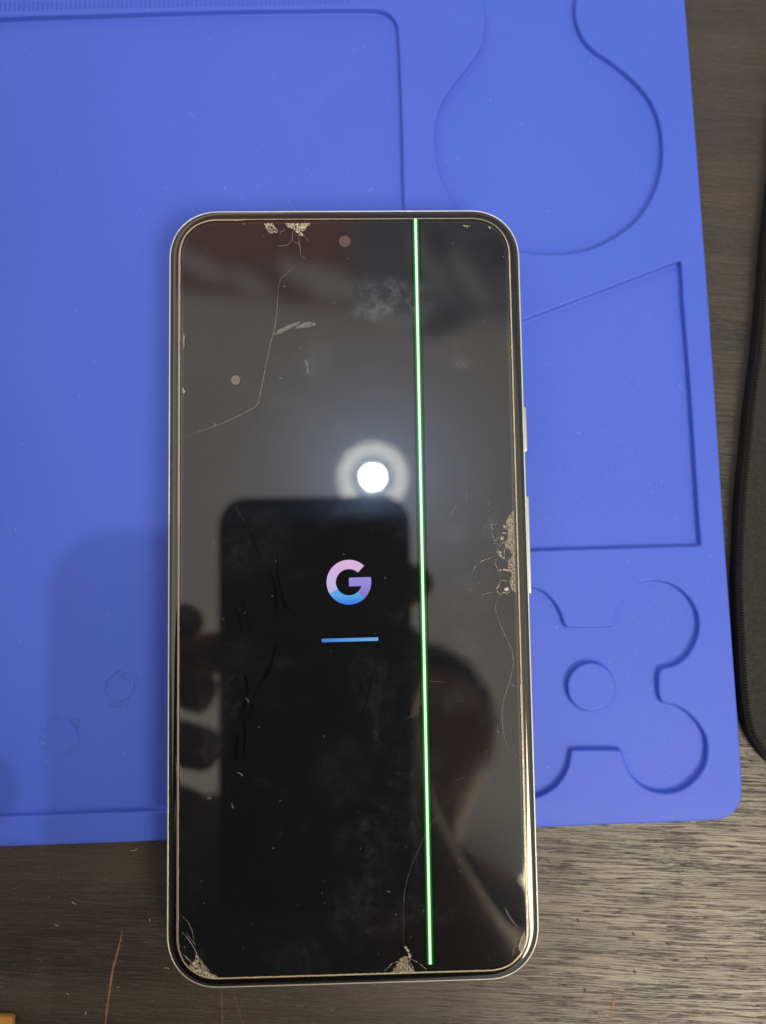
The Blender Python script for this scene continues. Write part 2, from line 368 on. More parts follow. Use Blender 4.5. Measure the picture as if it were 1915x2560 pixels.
pk1, h1 = pocket(big, M_floor, 'large rectangular pocket', .6, 2)
pk2, h2 = pocket(bottle, M_mat, 'gourd-shaped pocket', .5, 3)
pk3, h3 = pocket(trap, M_grain, 'slanted four-sided pocket', .4, 2)
pk4, h4 = pocket(clover, M_grain, 'four-lobed pocket around a round disc', .35, 2)
def fill_holes(outl, holes, z):
    ls = [outl] + holes; flat = [v for l in ls for v in l]
    tri = tessellate_polygon([[Vector((v.x, v.y, 0)) for v in l] for l in ls])
    return [(v.x, v.y, z) for v in flat], [tuple(t) for t in tri]
verts, faces = fill_holes(outer, [h1, h2, h3, h4], ZT)
n_ = len(outer); base0 = len(verts)
pr = [(.16, ZT-.02), (.36, ZT-.12), (.5, ZT-.3), (.55, ZT-.55), (.55, .3), (.3, 0.01)]
for d, z in pr:
    for p in offs(outer, d): verts.append((p.x, p.y, z))
for r in range(len(pr)):
    for i in range(n_):
        j = (i+1) % n_
        a = (r-1)*n_ + base0 if r else 0
        faces.append((a+i, a+j, base0+r*n_+j, base0+r*n_+i))
mesh('mat_body', verts, faces, M_mat, repair)
c = P(1479, 1718, ZT); disc = [Vector((c.x + 4.95*math.cos(a*math.pi/48), c.y + 4.95*math.sin(a*math.pi/48), 0)) for a in range(96)]
rings('raised_disc', disc, [(.45, ZF), (.2, ZF+.06), (.06, ZF+.2), (.02, ZF+.5), (0, ZT-.4), (-.04, ZT-.22), (-.16, ZT-.08), (-.36, ZT), (-.6, ZT), (-.9, ZT)], M_mat, pk4, cap_last=True)
# moulded ruler along the top left
vs, fs = [], []
a, b_ = P(0, 27, ZT), P(872, 7, ZT); L = (b_-a).length; dr = (b_-a).normalized(); up = Vector((-dr.y, dr.x, 0))
for i in range(-20, int(L)+1):
    ln = 3.6 if i % 10 == 0 else (2.7 if i % 5 == 0 else 1.9)
    p = b_ - dr * (int(L)-i) * 1.0
    k = len(vs); hw = .16
    for z, wd, e in ((ZT-.02, hw, 0), (ZT+.22, hw*.55, .12)):
        for sx, sy in ((-1, e), (1, e), (1, ln-e), (-1, ln-e)):
            q = p + dr*wd*sx + up*sy; vs.append((q.x, q.y, z))
    fs += [tuple(k+t for t in f) for f in ((4,5,6,7),(0,1,5,4),(1,2,6,5),(2,3,7,6),(3,0,4,7))]
mesh('ruler_scale', vs, fs, M_mat, repair, smooth=False)
# lint caught on the silicone
vs, fs = [], []; rnd = random.Random(11)
def fibre(p, ln, rad, z):
    a = rnd.uniform(0, 6.28); pts = []; q = Vector((p.x, p.y, z+rad)); kk = rnd.uniform(-1.4, 1.4)
    for i in range(5):
        pts.append(q.copy()); a += kk*rnd.random(); q = q + Vector((math.cos(a), math.sin(a), rnd.uniform(-.02, .05)))*ln/4
    tube(pts, rad, vs, fs, 4)
for i in range(330):
    u, v = rnd.uniform(0, 1840), rnd.uniform(5, 2080)
    if 405 < u < 1365 and v > 515: continue
    if u > 1690 + v*.085: continue
    inpk = (u < 1000 and 50 < v < 2015)
    z = ZF if inpk else ZT
    if not inpk and (1180 < u and 130 < v < 620 or 1330 < u and 700 < v < 1360 or 1400 < u and 1460 < v < 1980): z = ZF
    fibre(P(u, v, z), rnd.choice((.15, .25, .4, .7, 1.2)), rnd.uniform(.012, .028), z)
n = mat('lint_fibre'); M_lint = pset(n, color=(.42, .48, .75), rough=.9)
tag(mesh('lint', vs, fs, M_lint), 'tiny pale lint fibres scattered over the blue mat', 'lint', kind='stuff')
vs, fs = [], []
for i in range(260):
    u, v = rnd.uniform(0, 1915), rnd.uniform(0, 2560)
    if not (v > 2120 or u > 1800) or (410 < u < 1360 and v < 2480): continue
    fibre(P(u, v, 0), rnd.choice((.12, .2, .3, .5)), rnd.uniform(.015, .045), 0)
for (u, v, l_) in ((325, 2125, 1.6), (189, 2260, .9), (148, 2312, 1.0), (376, 2302, .5), (167, 2482, .6), (292, 2468, .5), (1714, 314, .9), (216, 2527, .9), (410, 2420, 1.2)):
    fibre(P(u, v, 0), l_, .07, 0)
n = mat('crumb'); M_crumb = pset(n, color=(.42, .36, .27), rough=.8)
tag(mesh('crumbs', vs, fs, M_crumb), 'pale dust crumbs scattered on the dark wood', 'dust', kind='stuff')

# ------------------------------------------------------------------ mouse pad
pb = [(1960, 0), (1930, 300), (1905, 520), (1894, 621), (1875, 854), (1854, 1023), (1833, 1235), (1826, 1361), (1823, 1456), (1829, 1604), (1836, 1720), (1849, 1807), (1875, 1860), (1913, 1903), (1990, 1950), (2150, 1990), (2500, 2000)]
ZP = 3.6
pad = tag(empty('mouse_pad'), 'black cloth mouse pad with stitched rim at the right edge', 'mouse pad')
lo_ = cr([P(u, v, 0) for u, v in pb], .6, False)
far_ = [Vector((260, lo_[-1].y, 0)), Vector((260, lo_[0].y, 0))]
ol = ccw(smoothc(resample(lo_ + far_, .6), 2))
def caps(name, ring, z, m_, par):
    vs = [(p.x, p.y, z) for p in ring]; return mesh(name, vs, [tuple(t) for t in tessellate_polygon([[Vector(v) for v in vs]])], m_, par, smooth=False)
rings('pad_base', ol, [(-.2, .01), (0, .3), (0, ZP-1.0), (-.15, ZP-.5), (-.5, ZP-.35), (-1.2, ZP-.35)], M_rub, pad)
vs, fs = [], []                                   # overlock stitching: a fat bead per stitch
rim = offs(ol, -.75); k_ = 0
rim = [p for p in resample(rim, .62) if p.x < 110 and -75 < p.y < 130]
for p in rim:
    kk = len(vs)
    for th in range(6):
        for ph in range(5):
            a = th*math.pi/3; b2 = -math.pi/2 + ph*math.pi/4
            vs.append((p.x + .42*math.cos(a)*math.cos(b2)*1.3, p.y + .30*math.sin(a)*math.cos(b2), ZP-.25 + .42*math.sin(b2)))
    for th in range(6):
        for ph in range(4):
            t2 = (th+1) % 6; fs.append((kk+th*5+ph, kk+t2*5+ph, kk+t2*5+ph+1, kk+th*5+ph+1))
mesh('stitching', vs, fs, M_rub, pad)
caps('pad_top', offs(ol, -1.0), ZP, M_pad, pad)

# orange scrap in the lower left corner
vs, fs = [], []
a_, b2_ = P(-60, 2546, 1.6), P(28, 2600, 1.6)
ol = ccw([Vector((x, y, 0)) for x, y in ((a_.x, b2_.y-3), (b2_.x-.2, b2_.y-3), (b2_.x+.1, a_.y-.5), (b2_.x-.3, a_.y), (a_.x, a_.y+.2))])
tag(rings('orange_block', ol, [(-.2, 0.01), (0, .2), (0, 1.4), (-.2, 1.6)], M_org, None, cap_last=True), 'corner of a small orange-brown block on the wood, lower left', 'block')

# ------------------------------------------------------------------ the cracked phone
phone = tag(empty('smartphone'), 'smartphone with cracked screen protector and bright green line, lying on the blue mat', 'smartphone')
body = rrect(70.8, 150.5, 10.2, 22, 2.15)
Z0 = ZT
frame_prof = [(-3.0, Z0+.05), (-1.6, Z0+.12), (-.7, Z0+.7), (-.2, Z0+1.6), (0, Z0+2.8), (0, Z0+6.0), (-.06, Z0+7.0), (-.16, Z0+7.6), (-.30, Z0+7.95), (-.46, Z0+8.05), (-.56, Z0+7.95), (-.6, Z0+7.6)]
rings('frame', body, frame_prof, M_alu, phone, cap_first=True)
ZG = Z0 + 8.62
glass_prof = [(-.62, Z0+7.6), (-.62, Z0+8.0), (-.68, Z0+8.22), (-.86, Z0+8.30), (-1.12, Z0+8.45), (-1.4, Z0+8.55), (-1.7, Z0+8.595), (-2.0, Z0+8.615), (-2.2, ZG), (-3.2, ZG)]
rings('cover_glass', body, glass_prof, M_glass, phone)
rings('display', body, [(-3.2, ZG), (-3.6, ZG)], M_disp, phone, cap_last='grid')
# antenna bands
def band(i0, i1, lst=body):
    n_ = len(lst); pr = [(d+.03, z) for d, z in frame_prof[2:9]]; vs = []; fs = []
    oo = [offs(lst, d) for d, z in pr]
    idx = [k % n_ for k in range(i0, i1+1)]
    for r, (d, z) in enumerate(pr):
        for i in idx: vs.append((oo[r][i].x, oo[r][i].y, z))
    m_ = len(idx)
    for r in range(len(pr)-1):
        for i in range(m_-1): fs.append((r*m_+i, r*m_+i+1, (r+1)*m_+i+1, (r+1)*m_+i))
    mesh('antenna_band', vs, fs, M_ant, phone)
dense = resample(body, .5)
def near_idx(p): return min(range(len(dense)), key=lambda i: (dense[i].x-p.x)**2 + (dense[i].y-p.y)**2)
for (u, v) in ((424, 647), (424, 940), (1297, 648), (1306, 935), (862, 530), (418, 2280), (997, 2452), (1347, 2270)):
    i = near_idx(P(u, v, 11.5)); band(i-1, i+1, dense)
# side buttons
def button(v0, v1):
    y1 = P(1312, v0, 8.5).y; y0 = P(1318, v1, 8.5).y; L = y1-y0; yc = (y0+y1)/2
    out = rrect(2.2, L, .55, 6)
    vs = []; fs = []; n_ = len(out); pr = [(0, 35.2), (0, 36.0), (-.1, 36.17), (-.35, 36.24)]
    for d, x in pr:
        for p in offs(out, d): vs.append((x, yc + p.y, 8.6 + p.x))
    for r in range(len(pr)-1):
        for i in range(n_):
            j = (i+1) % n_; fs.append((r*n_+i, r*n_+j, (r+1)*n_+j, (r+1)*n_+i))
    fs.append(tuple((len(pr)-1)*n_+i for i in range(n_)))
    return mesh('button', vs, fs, M_btn, phone)
tag(button(1018, 1132), 'short power button'); tag(button(1240, 1485), 'long volume button')

# things shown by the display
ZE = ZG + .03
def emis(name, col, s=1.0, fn=None):
    n = mat(name); e = n.node('ShaderNodeEmission', {'Color': (*col, 1), 'Strength': s})
    if fn: fn(n, e)
    n.l.new(e.outputs[0], n.out.inputs[0]); n.n.remove(n.b); return n.mat
def srgb(*c): return tuple(((x/255+.055)/1.055)**2.4 if x > 10 else x/255/12.92 for x in c)
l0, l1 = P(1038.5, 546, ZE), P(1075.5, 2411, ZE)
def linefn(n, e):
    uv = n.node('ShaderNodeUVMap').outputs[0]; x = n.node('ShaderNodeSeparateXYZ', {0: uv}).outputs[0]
    core = n.m('MULTIPLY', n.ss(x, .35, .43), n.ss(x, .64, .56)); grn = n.m('MULTIPLY', n.ss(x, .0, .42), n.ss(x, 1.0, .56))  # grn: glow beside the lit line, painted as an emission falloff
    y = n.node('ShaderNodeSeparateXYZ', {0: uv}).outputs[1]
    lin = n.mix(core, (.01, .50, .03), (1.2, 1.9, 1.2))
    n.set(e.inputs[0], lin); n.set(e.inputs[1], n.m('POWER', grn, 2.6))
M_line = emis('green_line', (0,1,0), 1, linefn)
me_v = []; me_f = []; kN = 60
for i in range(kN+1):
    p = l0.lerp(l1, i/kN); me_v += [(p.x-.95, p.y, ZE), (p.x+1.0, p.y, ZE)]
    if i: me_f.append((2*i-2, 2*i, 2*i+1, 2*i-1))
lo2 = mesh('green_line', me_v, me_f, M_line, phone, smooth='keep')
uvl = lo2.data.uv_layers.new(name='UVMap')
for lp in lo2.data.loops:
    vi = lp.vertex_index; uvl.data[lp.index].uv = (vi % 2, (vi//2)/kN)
# letter G, four coloured segments
gc_ = P(872.3, 1455.5, ZE); sc_ = 1/12.83        # mm per photograph pixel on the display
RO, RI = 55.6*sc_, 32.6*sc_
def arc(a0, a1, k=40): return [math.radians(a0 + (a1-a0)*i/k) for i in range(k+1)]
tilt = math.radians(.9)
def gpt(x, y):
    return (gc_.x + x*math.cos(tilt) - y*math.sin(tilt), gc_.y + x*math.sin(tilt) + y*math.cos(tilt), ZE)
def seg(name, a0, a1, m_, e0=0, e1=0):
    vs = []; fs = []; A = arc(a0, a1); m1_ = len(A)-1
    for i, a in enumerate(A):
        t = i/m1_; vs.append(gpt(RI*math.cos(a+e0*(1-t)*0), RI*math.sin(a))); vs.append(gpt(RO*math.cos(a), RO*math.sin(a)))
        if i: fs.append((2*i-2, 2*i-1, 2*i+1, 2*i))
    return mesh(name, vs, fs, m_, phone, smooth='keep')
def gradfn(ca, cb, y0, y1):
    def fn(n, e):
        o = n.obj(); s_ = n.node('ShaderNodeSeparateXYZ', {0: o}).outputs[1]
        n.set(e.inputs[0], n.mix(n.ss(s_, y0*MM, y1*MM), ca, cb))
    return fn
M_pink = emis('logo_lavender', (1,1,1), .95, gradfn(srgb(205, 190, 238), srgb(228, 188, 232), gc_.y-1, gc_.y+4))
M_blue = emis('logo_blue', (1,1,1), .95, gradfn(srgb(60, 125, 235), srgb(96, 178, 248), gc_.y-4.5, gc_.y-2))
M_purp = emis('logo_purple', (1,1,1), .95, gradfn(srgb(138, 122, 214), srgb(160, 148, 232), gc_.y-3, gc_.y+.5))
s1 = seg('logo_segment', 45.5, 208.5, M_pink); s2 = seg('logo_segment', 208.5, 312, M_blue); 
# right arc and bar in one piece
vs = []; fs = []
yb1, yb0 = (1455.5-1442.5)*sc_*.86, (1455.5-1466.3)*sc_*.98
A = arc(312, 360 + math.degrees(math.asin(yb1/RO)), 40); outp = [gpt(RO*math.cos(a), RO*math.sin(a)) for a in A]
xin = math.sqrt(max(RI*RI - yb0*yb0, 0)); A2 = arc(360 + math.degrees(math.asin(yb0/RI)), 312, 24)
inn = [gpt(RI*math.cos(a), RI*math.sin(a)) for a in A2]
poly = outp + [gpt(.02*1.0, yb1), gpt(.02, yb0)] + inn
s3 = mesh('logo_segment', poly, [tuple(t) for t in tessellate_polygon([[Vector(p) for p in poly]])], M_purp, phone, smooth='keep')
tag(s1, 'lavender upper-left stroke of the letter G'); tag(s2, 'blue lower stroke of the letter G'); tag(s3, 'purple bar of the letter G')
b0, b1 = P(804.5, 1601.3, ZE), P(945.5, 1597.6, ZE)
vs, fs = [], []; ribbon([b0, b0.lerp(b1, .3), b0.lerp(b1, .6), b1], .66, ZE, vs, fs, False)
def barfn(n, e):
    s_ = n.node('ShaderNodeSeparateXYZ', {0: n.obj()}).outputs[0]
    n.set(e.inputs[0], n.mix(n.ss(s_, b0.x*MM, b1.x*MM), srgb(70, 140, 225), srgb(112, 178, 240)))
mesh('progress_bar', vs, fs, emis('bar_blue', (1,1,1), .95, barfn), phone, smooth='keep')

# screen protector
PZ = GZ
prot = rings('screen_protector', body, [(-2.50, PZ-.02), (-2.56, PZ), (-2.9, PZ)], M_prot, phone, cap_last='grid')
def wob(p, a): return a*(mn.noise(Vector((p.x*1.7, p.y*1.7, 3.1))))
pe = [p for p in resample(body, .35)]
n_ = len(pe); vs = []; fs = []
lay = [(-2.26, ZG+.03), (-2.34, ZG+.2), (-2.48, PZ-.02), (-2.64, PZ+.015)]
for li, (d, z) in enumerate(lay):
    for p in offs(pe, d):
        k_ = 1 if li == 3 else .3
        a = wob(p, .07*k_); c0 = Vector((p.x, p.y, 0)).normalized()
        thick = (.10 if (p.y < -20 or p.x < -20) else -.03) if li == 3 else 0
        sx = -math.copysign(1, p.x) if abs(p.x) > 30 else 0; sy = -math.copysign(1, p.y) if abs(p.y) > 70 else 0
        vs.append((p.x + sx*(a+thick), p.y + sy*(a+thick), z))
for r in range(len(lay)-1):
    for i in range(n_):
        j = (i+1) % n_; fs.append((r*n_+i, r*n_+j, (r+1)*n_+j, (r+1)*n_+i))
tag(mesh('protector_edge', vs, fs, M_edge, prot), 'cream dusty edge of the glass protector')
# front camera and an air bubble, a pale reflection painted into their colours
def blobdisc(name, u, v, r, m_, z, jag=.04, par=None):
    c = P(u, v, z); vs = [(c.x, c.y, z+.004)]; k = 40
    for i in range(k):
        a = 2*math.pi*i/k; rr = r*(1 + jag*mn.noise(Vector((math.cos(a)*2, math.sin(a)*2, u))))
        vs.append((c.x+rr*math.cos(a), c.y+rr*math.sin(a), z))
    return mesh(name, vs, [(0, 1+i, 1+(i+1) % k) for i in range(k)], m_, par, smooth='keep')
n = mat('camera_glass'); o = n.obj(); M_cam = pset(n, color=n.mix(n.noise(o, 1200, 2), (.10, .062, .055), (.15, .10, .09)), rough=.3)
n = mat('bubble'); o = n.obj(); M_bub = pset(n, color=n.mix(n.noise(o, 1200, 2), (.14, .125, .105), (.20, .185, .16)), rough=.3)
blobdisc('front_camera', 862, 603, 1.15, M_cam, ZE, .02, phone)
blobdisc('air_bubble', 589, 950, .92, M_bub, PZ-.1, .12, prot)
# cracks, traced on the protector
def tr(ox, oy, s, pts): return [(ox + x/s, oy + y/s) for x, y in pts]
A_ = lambda pts: tr(400, 500, 3.31, pts); B_ = lambda pts: tr(400, 1000, 2.758, pts); D_ = lambda pts: tr(1100, 1200, 5.517, pts)
E_ = lambda pts: tr(900, 1600, 3.31, pts); F_ = lambda pts: tr(900, 2200, 3.31, pts); G_ = lambda pts: tr(400, 2200, 5.517, pts); H_ = lambda pts: tr(900, 500, 3.31, pts)
def crackset(lines, m_, z, name='crack', label=None, smooth_=False):
    if name in ('scratch', 'smear') and len(lines) > 1:
        for l in lines: crackset([l], m_, z, name, label, smooth_)
        return
    vs, fs = [], []
    for pts, wd in lines:
        base_ = [P(u, v, z) for u, v in pts]; c_ = cr(base_, .22, False) if smooth_ else []
        if not smooth_:
            for i in range(len(base_)-1):
                k = max(1, int((base_[i+1]-base_[i]).length/.22)); c_ += [base_[i].lerp(base_[i+1], j/k) for j in range(k)]
            c_.append(base_[-1])
        c_ = [p + Vector((mn.noise(p*2.3), mn.noise(p*2.3 + Vector((9,9,9))), 0))*.05 + Vector((mn.noise(p*9), mn.noise(p*9 + Vector((5,9,2))), 0))*(0 if smooth_ else .07) for p in c_]
        wd *= 1 if smooth_ else .62
        ribbon(c_, [wd*(.6 + .8*random.random()) for _ in c_], z, vs, fs)
    return tag(mesh(name, vs, fs, m_, prot, smooth='keep'), label)
ZC = PZ + .012
crackset([([(735.3, 667.7), (718, 683), (702, 696), (696, 717), (694, 745), (693, 772), (687, 820), (676, 859), (663, 923), (648, 998), (646, 1008), (639, 1016), (610, 1033), (552, 1060), (501, 1078), (456, 1095)], .105)], M_crack, ZC, label='long crack from the top chip to the left edge')
crackset([(D_(p), wd) for p, wd in (([(820,600),(705,615),(705,650),(765,700)], .1), ([(705,650),(715,740),(760,840),(830,915),(890,945)], .09), ([(935,735),(870,732),(810,742)], .2), ([(820,770),(770,850)], .12),
    ([(935,820),(870,860),(810,915),(800,960)], .2), ([(905,920),(885,1000),(885,1070),(940,1110)], .24), ([(780,1000),(850,1060),(900,1090)], .26), ([(1010,1030),(940,1110)], .12), ([(910,930),(1010,1030)], .12),
    ([(750,1050),(690,1080),(550,1125),(490,1190),(435,1280)], .13), ([(820,1070),(760,1100),(765,1160),(800,1250),(820,1350)], .1), ([(800,1250),(880,1232),(975,1262)], .3), ([(830,1375),(880,1390),(950,1390)], .22),
    ([(830,1375),(820,1450),(785,1490),(790,1540),(840,1580),(880,1545),(930,1570),(985,1510)], .24), ([(735,1545),(640,1565),(555,1590)], .1), ([(800,960),(780,1000),(850,1000),(880,960)], .16))], M_chip, ZC, label='web of cracks by the right edge')
crackset([(D_([(870,1550),(810,1620),(770,1700),(765,1780),(800,1920),(860,2060),(930,2207)]) + E_([(1260,80),(1270,200),(1240,345),(1190,480),(1175,620),(1185,760),(1220,890),(1310,980)]), .085), (E_([(1240,345),(1262,375),(1300,385)]), .09)], M_crack, ZC, label='thin crack running down by the right edge')
crackset([(E_([(820,1240),(700,1370),(590,1525),(540,1610),(480,1750),(420,1880),(392,1980)]) + F_([(366,100),(360,250),(362,400),(362,545)]), .08)], M_hair, ZC, label='faint crack down to the bottom chip')
crackset([(F_(p), wd) for p, wd in (([(205,750),(270,690),(340,665)], .16), ([(425,655),(490,690),(555,745)], .16), ([(415,690),(435,720),(450,755)], .28), ([(365,545),(400,580),(420,620),(410,690)], .22), ([(340,640),(400,690),(370,720),(300,700)], .2))], M_chip, ZC, label='cracks around the bottom chip')
crackset([(F_([(1340,450),(1290,510),(1268,580),(1270,660)]), .12), (F_([(1200,230),(1240,310),(1310,400)]), .35)], M_hair, ZC, label='faint crack at the lower right corner')
crackset([(G_(p), wd) for p, wd in (([(290,485),(380,570),(440,690),(470,850),(490,920)], .11), ([(300,715),(380,800),(470,935),(510,1040)], .2), ([(350,720),(430,820),(490,910)], .1), ([(320,1020),(440,1150)], .25), ([(330,940),(350,910)], .2))], M_crack, ZC, label='cracks across the lower left corner')
crackset([(A_(p), wd) for p, wd in (([(975,260),(1000,265),(1040,240)], .09), ([(1100,250),(1095,320),(1110,345)], .12), ([(1095,330),(1050,375),(980,380),(975,400)], .09), ([(1000,265),(990,300)], .06), ([(1150,290),(1155,370),(1160,410)], .07),
    ([(1110,340),(1160,375),(1160,410),(1165,470)], .09), ([(1200,300),(1230,350)], .07), ([(1180,465),(1200,490)], .07), ([(850,285),(852,305)], .12))], M_crack, ZC, label='fine cracks below the top chip')
crackset([(D_(p), wd) for p, wd in (([(375,160),(352,300)], .12), ([(685,290),(655,365)], .16), ([(230,340),(120,525)], .12), ([(110,60),(90,230)], .07), ([(680,490),(620,650),(540,830)], .06), ([(60,480),(0,550)], .14), ([(600,1020),(560,1060)], .08))] +
    [(H_(p), wd) for p, wd in (([(750,1270),(830,1400)], .1), ([(830,1330),(905,1410)], .09), ([(870,890),(900,940)], .08), ([(1060,1400),(1090,1440)], .07))] +
    [(B_(p), wd) for p, wd in (([(720,420),(718,470)], .07), ([(1345,540),(1375,570)], .14), ([(1190,475),(1180,500)], .14), ([(1620,670),(1655,640)], .12), ([(1030,300),(1200,420),(1380,560),(1500,640),(1640,790)], .05), ([(1455,620),(1480,640)], .1), ([(985,680),(990,700)], .06))] +
    [(E_(p), wd) for p, wd in (([(360,660),(430,630),(500,600)], .09), ([(550,340),(640,345),(715,350)], .07), ([(780,1165),(870,1140)], .08), ([(640,1170),(645,1220)], .07), ([(980,690),(1070,665)], .07))], M_hair, ZC, 'scratch', 'short pale scratch')
# pale rubbed streaks
M_rub2 = faded('rubbed_streak', (.46, .52, .53), .34, 1800, .1, .7)
crackset([(A_([(940,1115),(1050,1060),(1160,1010)]), .75), (A_([(1120,1060),(1200,1035),(1290,1025)]), .9), (A_([(1190,1320),(1215,1350),(1225,1440)]), .35)], M_rub2, ZC, 'scratch', 'pale rubbed streak in the upper left of the screen', True)
# dark wiped streaks
crackset([(B_(p), wd) for p, wd in (([(515,730),(600,870),(640,960),(670,1030),(690,1120)], .55), ([(400,1120),(460,1220),(520,1400),(570,1600)], .6), ([(490,1170),(545,1320),(590,1480),(620,1600)], .5), ([(760,1180),(800,1330),(800,1500)], .5), ([(815,1050),(808,1180),(850,1380),(862,1480)], .35))] +
    [(tr(400, 1600, 3.31, p), wd) for p, wd in (([(960,20),(930,160),(880,280),(790,440)], .6), ([(690,270),(725,400),(690,560),(650,660)], .6), ([(780,450),(760,560),(720,660)], .5), ([(640,770),(630,900),(620,1020)], .7), ([(690,600),(700,800),(690,1000)], .5))] +
    [(tr(700, 1300, 3.31, p), wd) for p, wd in (([(1145,400),(1050,620),(950,810)], .22), ([(0,590),(40,700),(130,780)], .3))] +
    [(E_(p), wd) for p, wd in (([(0,650),(40,560),(110,280),(150,180)], .3), ([(470,1120),(420,1350),(385,1500)], .25), ([(440,1400),(480,1600)], .3), ([(0,1410),(250,1430),(500,1480)], .2), ([(640,1230),(660,1380)], .25))], M_dark, PZ+.006, 'smear', 'dark wiped streak in the smudges', True)
def chip(pts, m_, z, label=None, jag=.10):
    base_ = [P(u, v, z) for u, v in pts]; c_ = []
    for i in range(len(base_)):
        a, b3 = base_[i], base_[(i+1) % len(base_)]; k = max(1, int((b3-a).length/.22))
        for j in range(k):
            p = a.lerp(b3, j/k); c_.append(p + Vector((random.uniform(-1,1), random.uniform(-1,1), 0))*jag*.5)
    tag(mesh('chip', [tuple(p) for p in c_], [tuple(t) for t in tessellate_polygon([c_])], m_, prot, smooth='keep'), label)
ZK = PZ + .02
chip(D_([(1012,420),(955,490),(905,570),(915,640),(935,720),(930,830),(880,880),(905,930),(960,960),(1010,1030),(940,1110),(935,1210),(975,1260),(985,1330),(960,1400),(985,1500),(1050,1570),(1040,1300),(1032,1000),(1025,700),(1018,500)]), M_chipdim, ZK, 'grey crushed glass at the right edge')
chip(D_([(870,610),(905,640),(905,680),(880,660),(862,630)]), M_chip, ZK); chip(D_([(830,800),(860,770),(885,800),(870,830),(840,825)]), M_chip, ZK, jag=.2); chip(D_([(785,995),(830,975),(850,1010),(860,1060),(820,1030)]), M_chip, ZK)
chip(D_([(880,1500),(930,1480),(945,1520),(900,1530)]), M_dust, ZK, jag=.15); chip(D_([(890,1225),(960,1235),(970,1262),(880,1245)]), M_chip, ZK)
chip(F_([(255,765),(300,710),(330,650),(375,625),(405,640),(400,690),(430,735),(450,762),(400,768),(350,745),(320,775)]), M_chipdim, ZK, 'crushed glass at the bottom edge', .2)
chip(F_([(270,765),(310,725),(350,735),(380,760),(330,778)]), M_chip, ZK, jag=.25); chip(F_([(362,548),(385,552),(415,600),(420,650),(400,640),(395,600)]), M_chip, ZK, jag=.1)
chip(F_([(1362,425),(1335,470),(1312,540),(1325,600),(1355,600),(1368,520)]), M_chipdim, ZK, 'small chip at the lower right corner')
chip(G_([(375,1200),(420,1165),(480,1110),(490,1050),(500,985),(530,1070),(545,1180),(575,1265),(625,1240),(690,1290),(760,1310),(800,1345),(700,1350),(600,1325),(500,1275),(430,1220)]), M_chip, ZK, 'cream chip at the lower left corner')
chip(G_([(530,1060),(600,1150),(700,1270),(640,1240),(575,1255),(560,1180)]), M_chipdim, ZK)
chip(A_([(855,192),(880,240),(905,275),(950,272),(975,266),(905,252),(890,218),(930,225),(978,262),(945,215),(930,192)]), M_chip, ZK, 'jagged cream chip at the top edge', .06)
chip(A_([(1030,192),(1060,225),(1100,240),(1150,290),(1200,302),(1165,262),(1205,245),(1215,212),(1240,212),(1240,192)]), M_chip, ZK, 'larger jagged cream chip at the top edge', .14)
chip(A_([(905,225),(970,262),(905,270),(890,240)]), M_chipdim, ZK); chip(H_([(845,206),(880,232),(918,212)]), M_chipdim, ZK); chip(H_([(1050,212),(1075,238),(1092,232)]), M_chip, ZK)
chip(A_([(188,1090),(206,1140),(204,1200),(188,1250)]), M_chipdim, ZK); chip(A_([(186,1545),(208,1580),(190,1630)]), M_chip, ZK)
# dust on the glass
vs, fs = [], []; rnd = random.Random(5)
for i in range(190):
    u, v = rnd.uniform(470, 1310), rnd.uniform(580, 2400); fibre(P(u, v, PZ), rnd.choice((.06, .1, .12, .2, .35)), rnd.choice((.012, .018, .028)), PZ)
for u, v, l_ in ((536, 1058, .5), (658, 1215, .2), (613, 1745, 1.1), (606, 1940, 1.3), (527, 1998, .9), (579, 2008, 1.0), (976, 2232, .9), (648, 1819, .3), (1030, 1935, .4), (1246, 1832, .5), (688, 1403, .3), (682, 1492, .3), (1258, 640, .3), (607, 560, .6)):
    fibre(P(u, v, PZ), l_, .03, PZ)
n = mat('dust_speck'); M_ds = pset(n, color=(.42, .41, .38), rough=.8)
tag(mesh('dust', vs, fs, M_ds, prot), 'dust specks on the protector', kind='stuff')

# ------------------------------------------------------------------ what the glossy screen mirrors: lamp, phone in hand, photographer
lamp = tag(empty('ceiling_lamp'), 'round ceiling lamp mirrored as a white disc in the screen', 'lamp')
vz = 2*PZ - CAM.z; LZ = 1700; t_ = LZ - vz
lx, ly = CAM.x + .010*t_, CAM.y + .1145*t_
def ring_disc(name, r0, r1, z, m_, par, k=48):
    vs = []; fs = []
    for i in range(k):
        a = 2*math.pi*i/k; vs += [(lx+r0*math.cos(a), ly+r0*math.sin(a), z), (lx+r1*math.cos(a), ly+r1*math.sin(a), z)]
    for i in range(k): j = (i+1) % k; fs.append((2*i, 2*i+1, 2*j+1, 2*j))
    return mesh(name, vs, fs, m_, par, smooth=False)
ring_disc('bulb', .01, 19, LZ-4, emis('bulb_glow', (1, .98, .93), 1500), lamp)
ring_disc('diffuser', 19, 62, LZ-2, emis('diffuser_glow', (.6, .85, 1.0), 2.2), lamp)
ring_disc('rim', 62, 84, LZ-3, emis('rim_glow', (1, .98, .86), 8.5), lamp)
n = mat('lamp_white'); M_lw = pset(n, color=(.8,.8,.78), rough=.4)
cc = [Vector((lx+86*math.cos(a*math.pi/32), ly+86*math.sin(a*math.pi/32), 0)) for a in range(64)]
rings('housing', cc, [(0, LZ-6), (3, LZ), (3, LZ+35), (-3, LZ+38)], M_lw, lamp, cap_last=True)

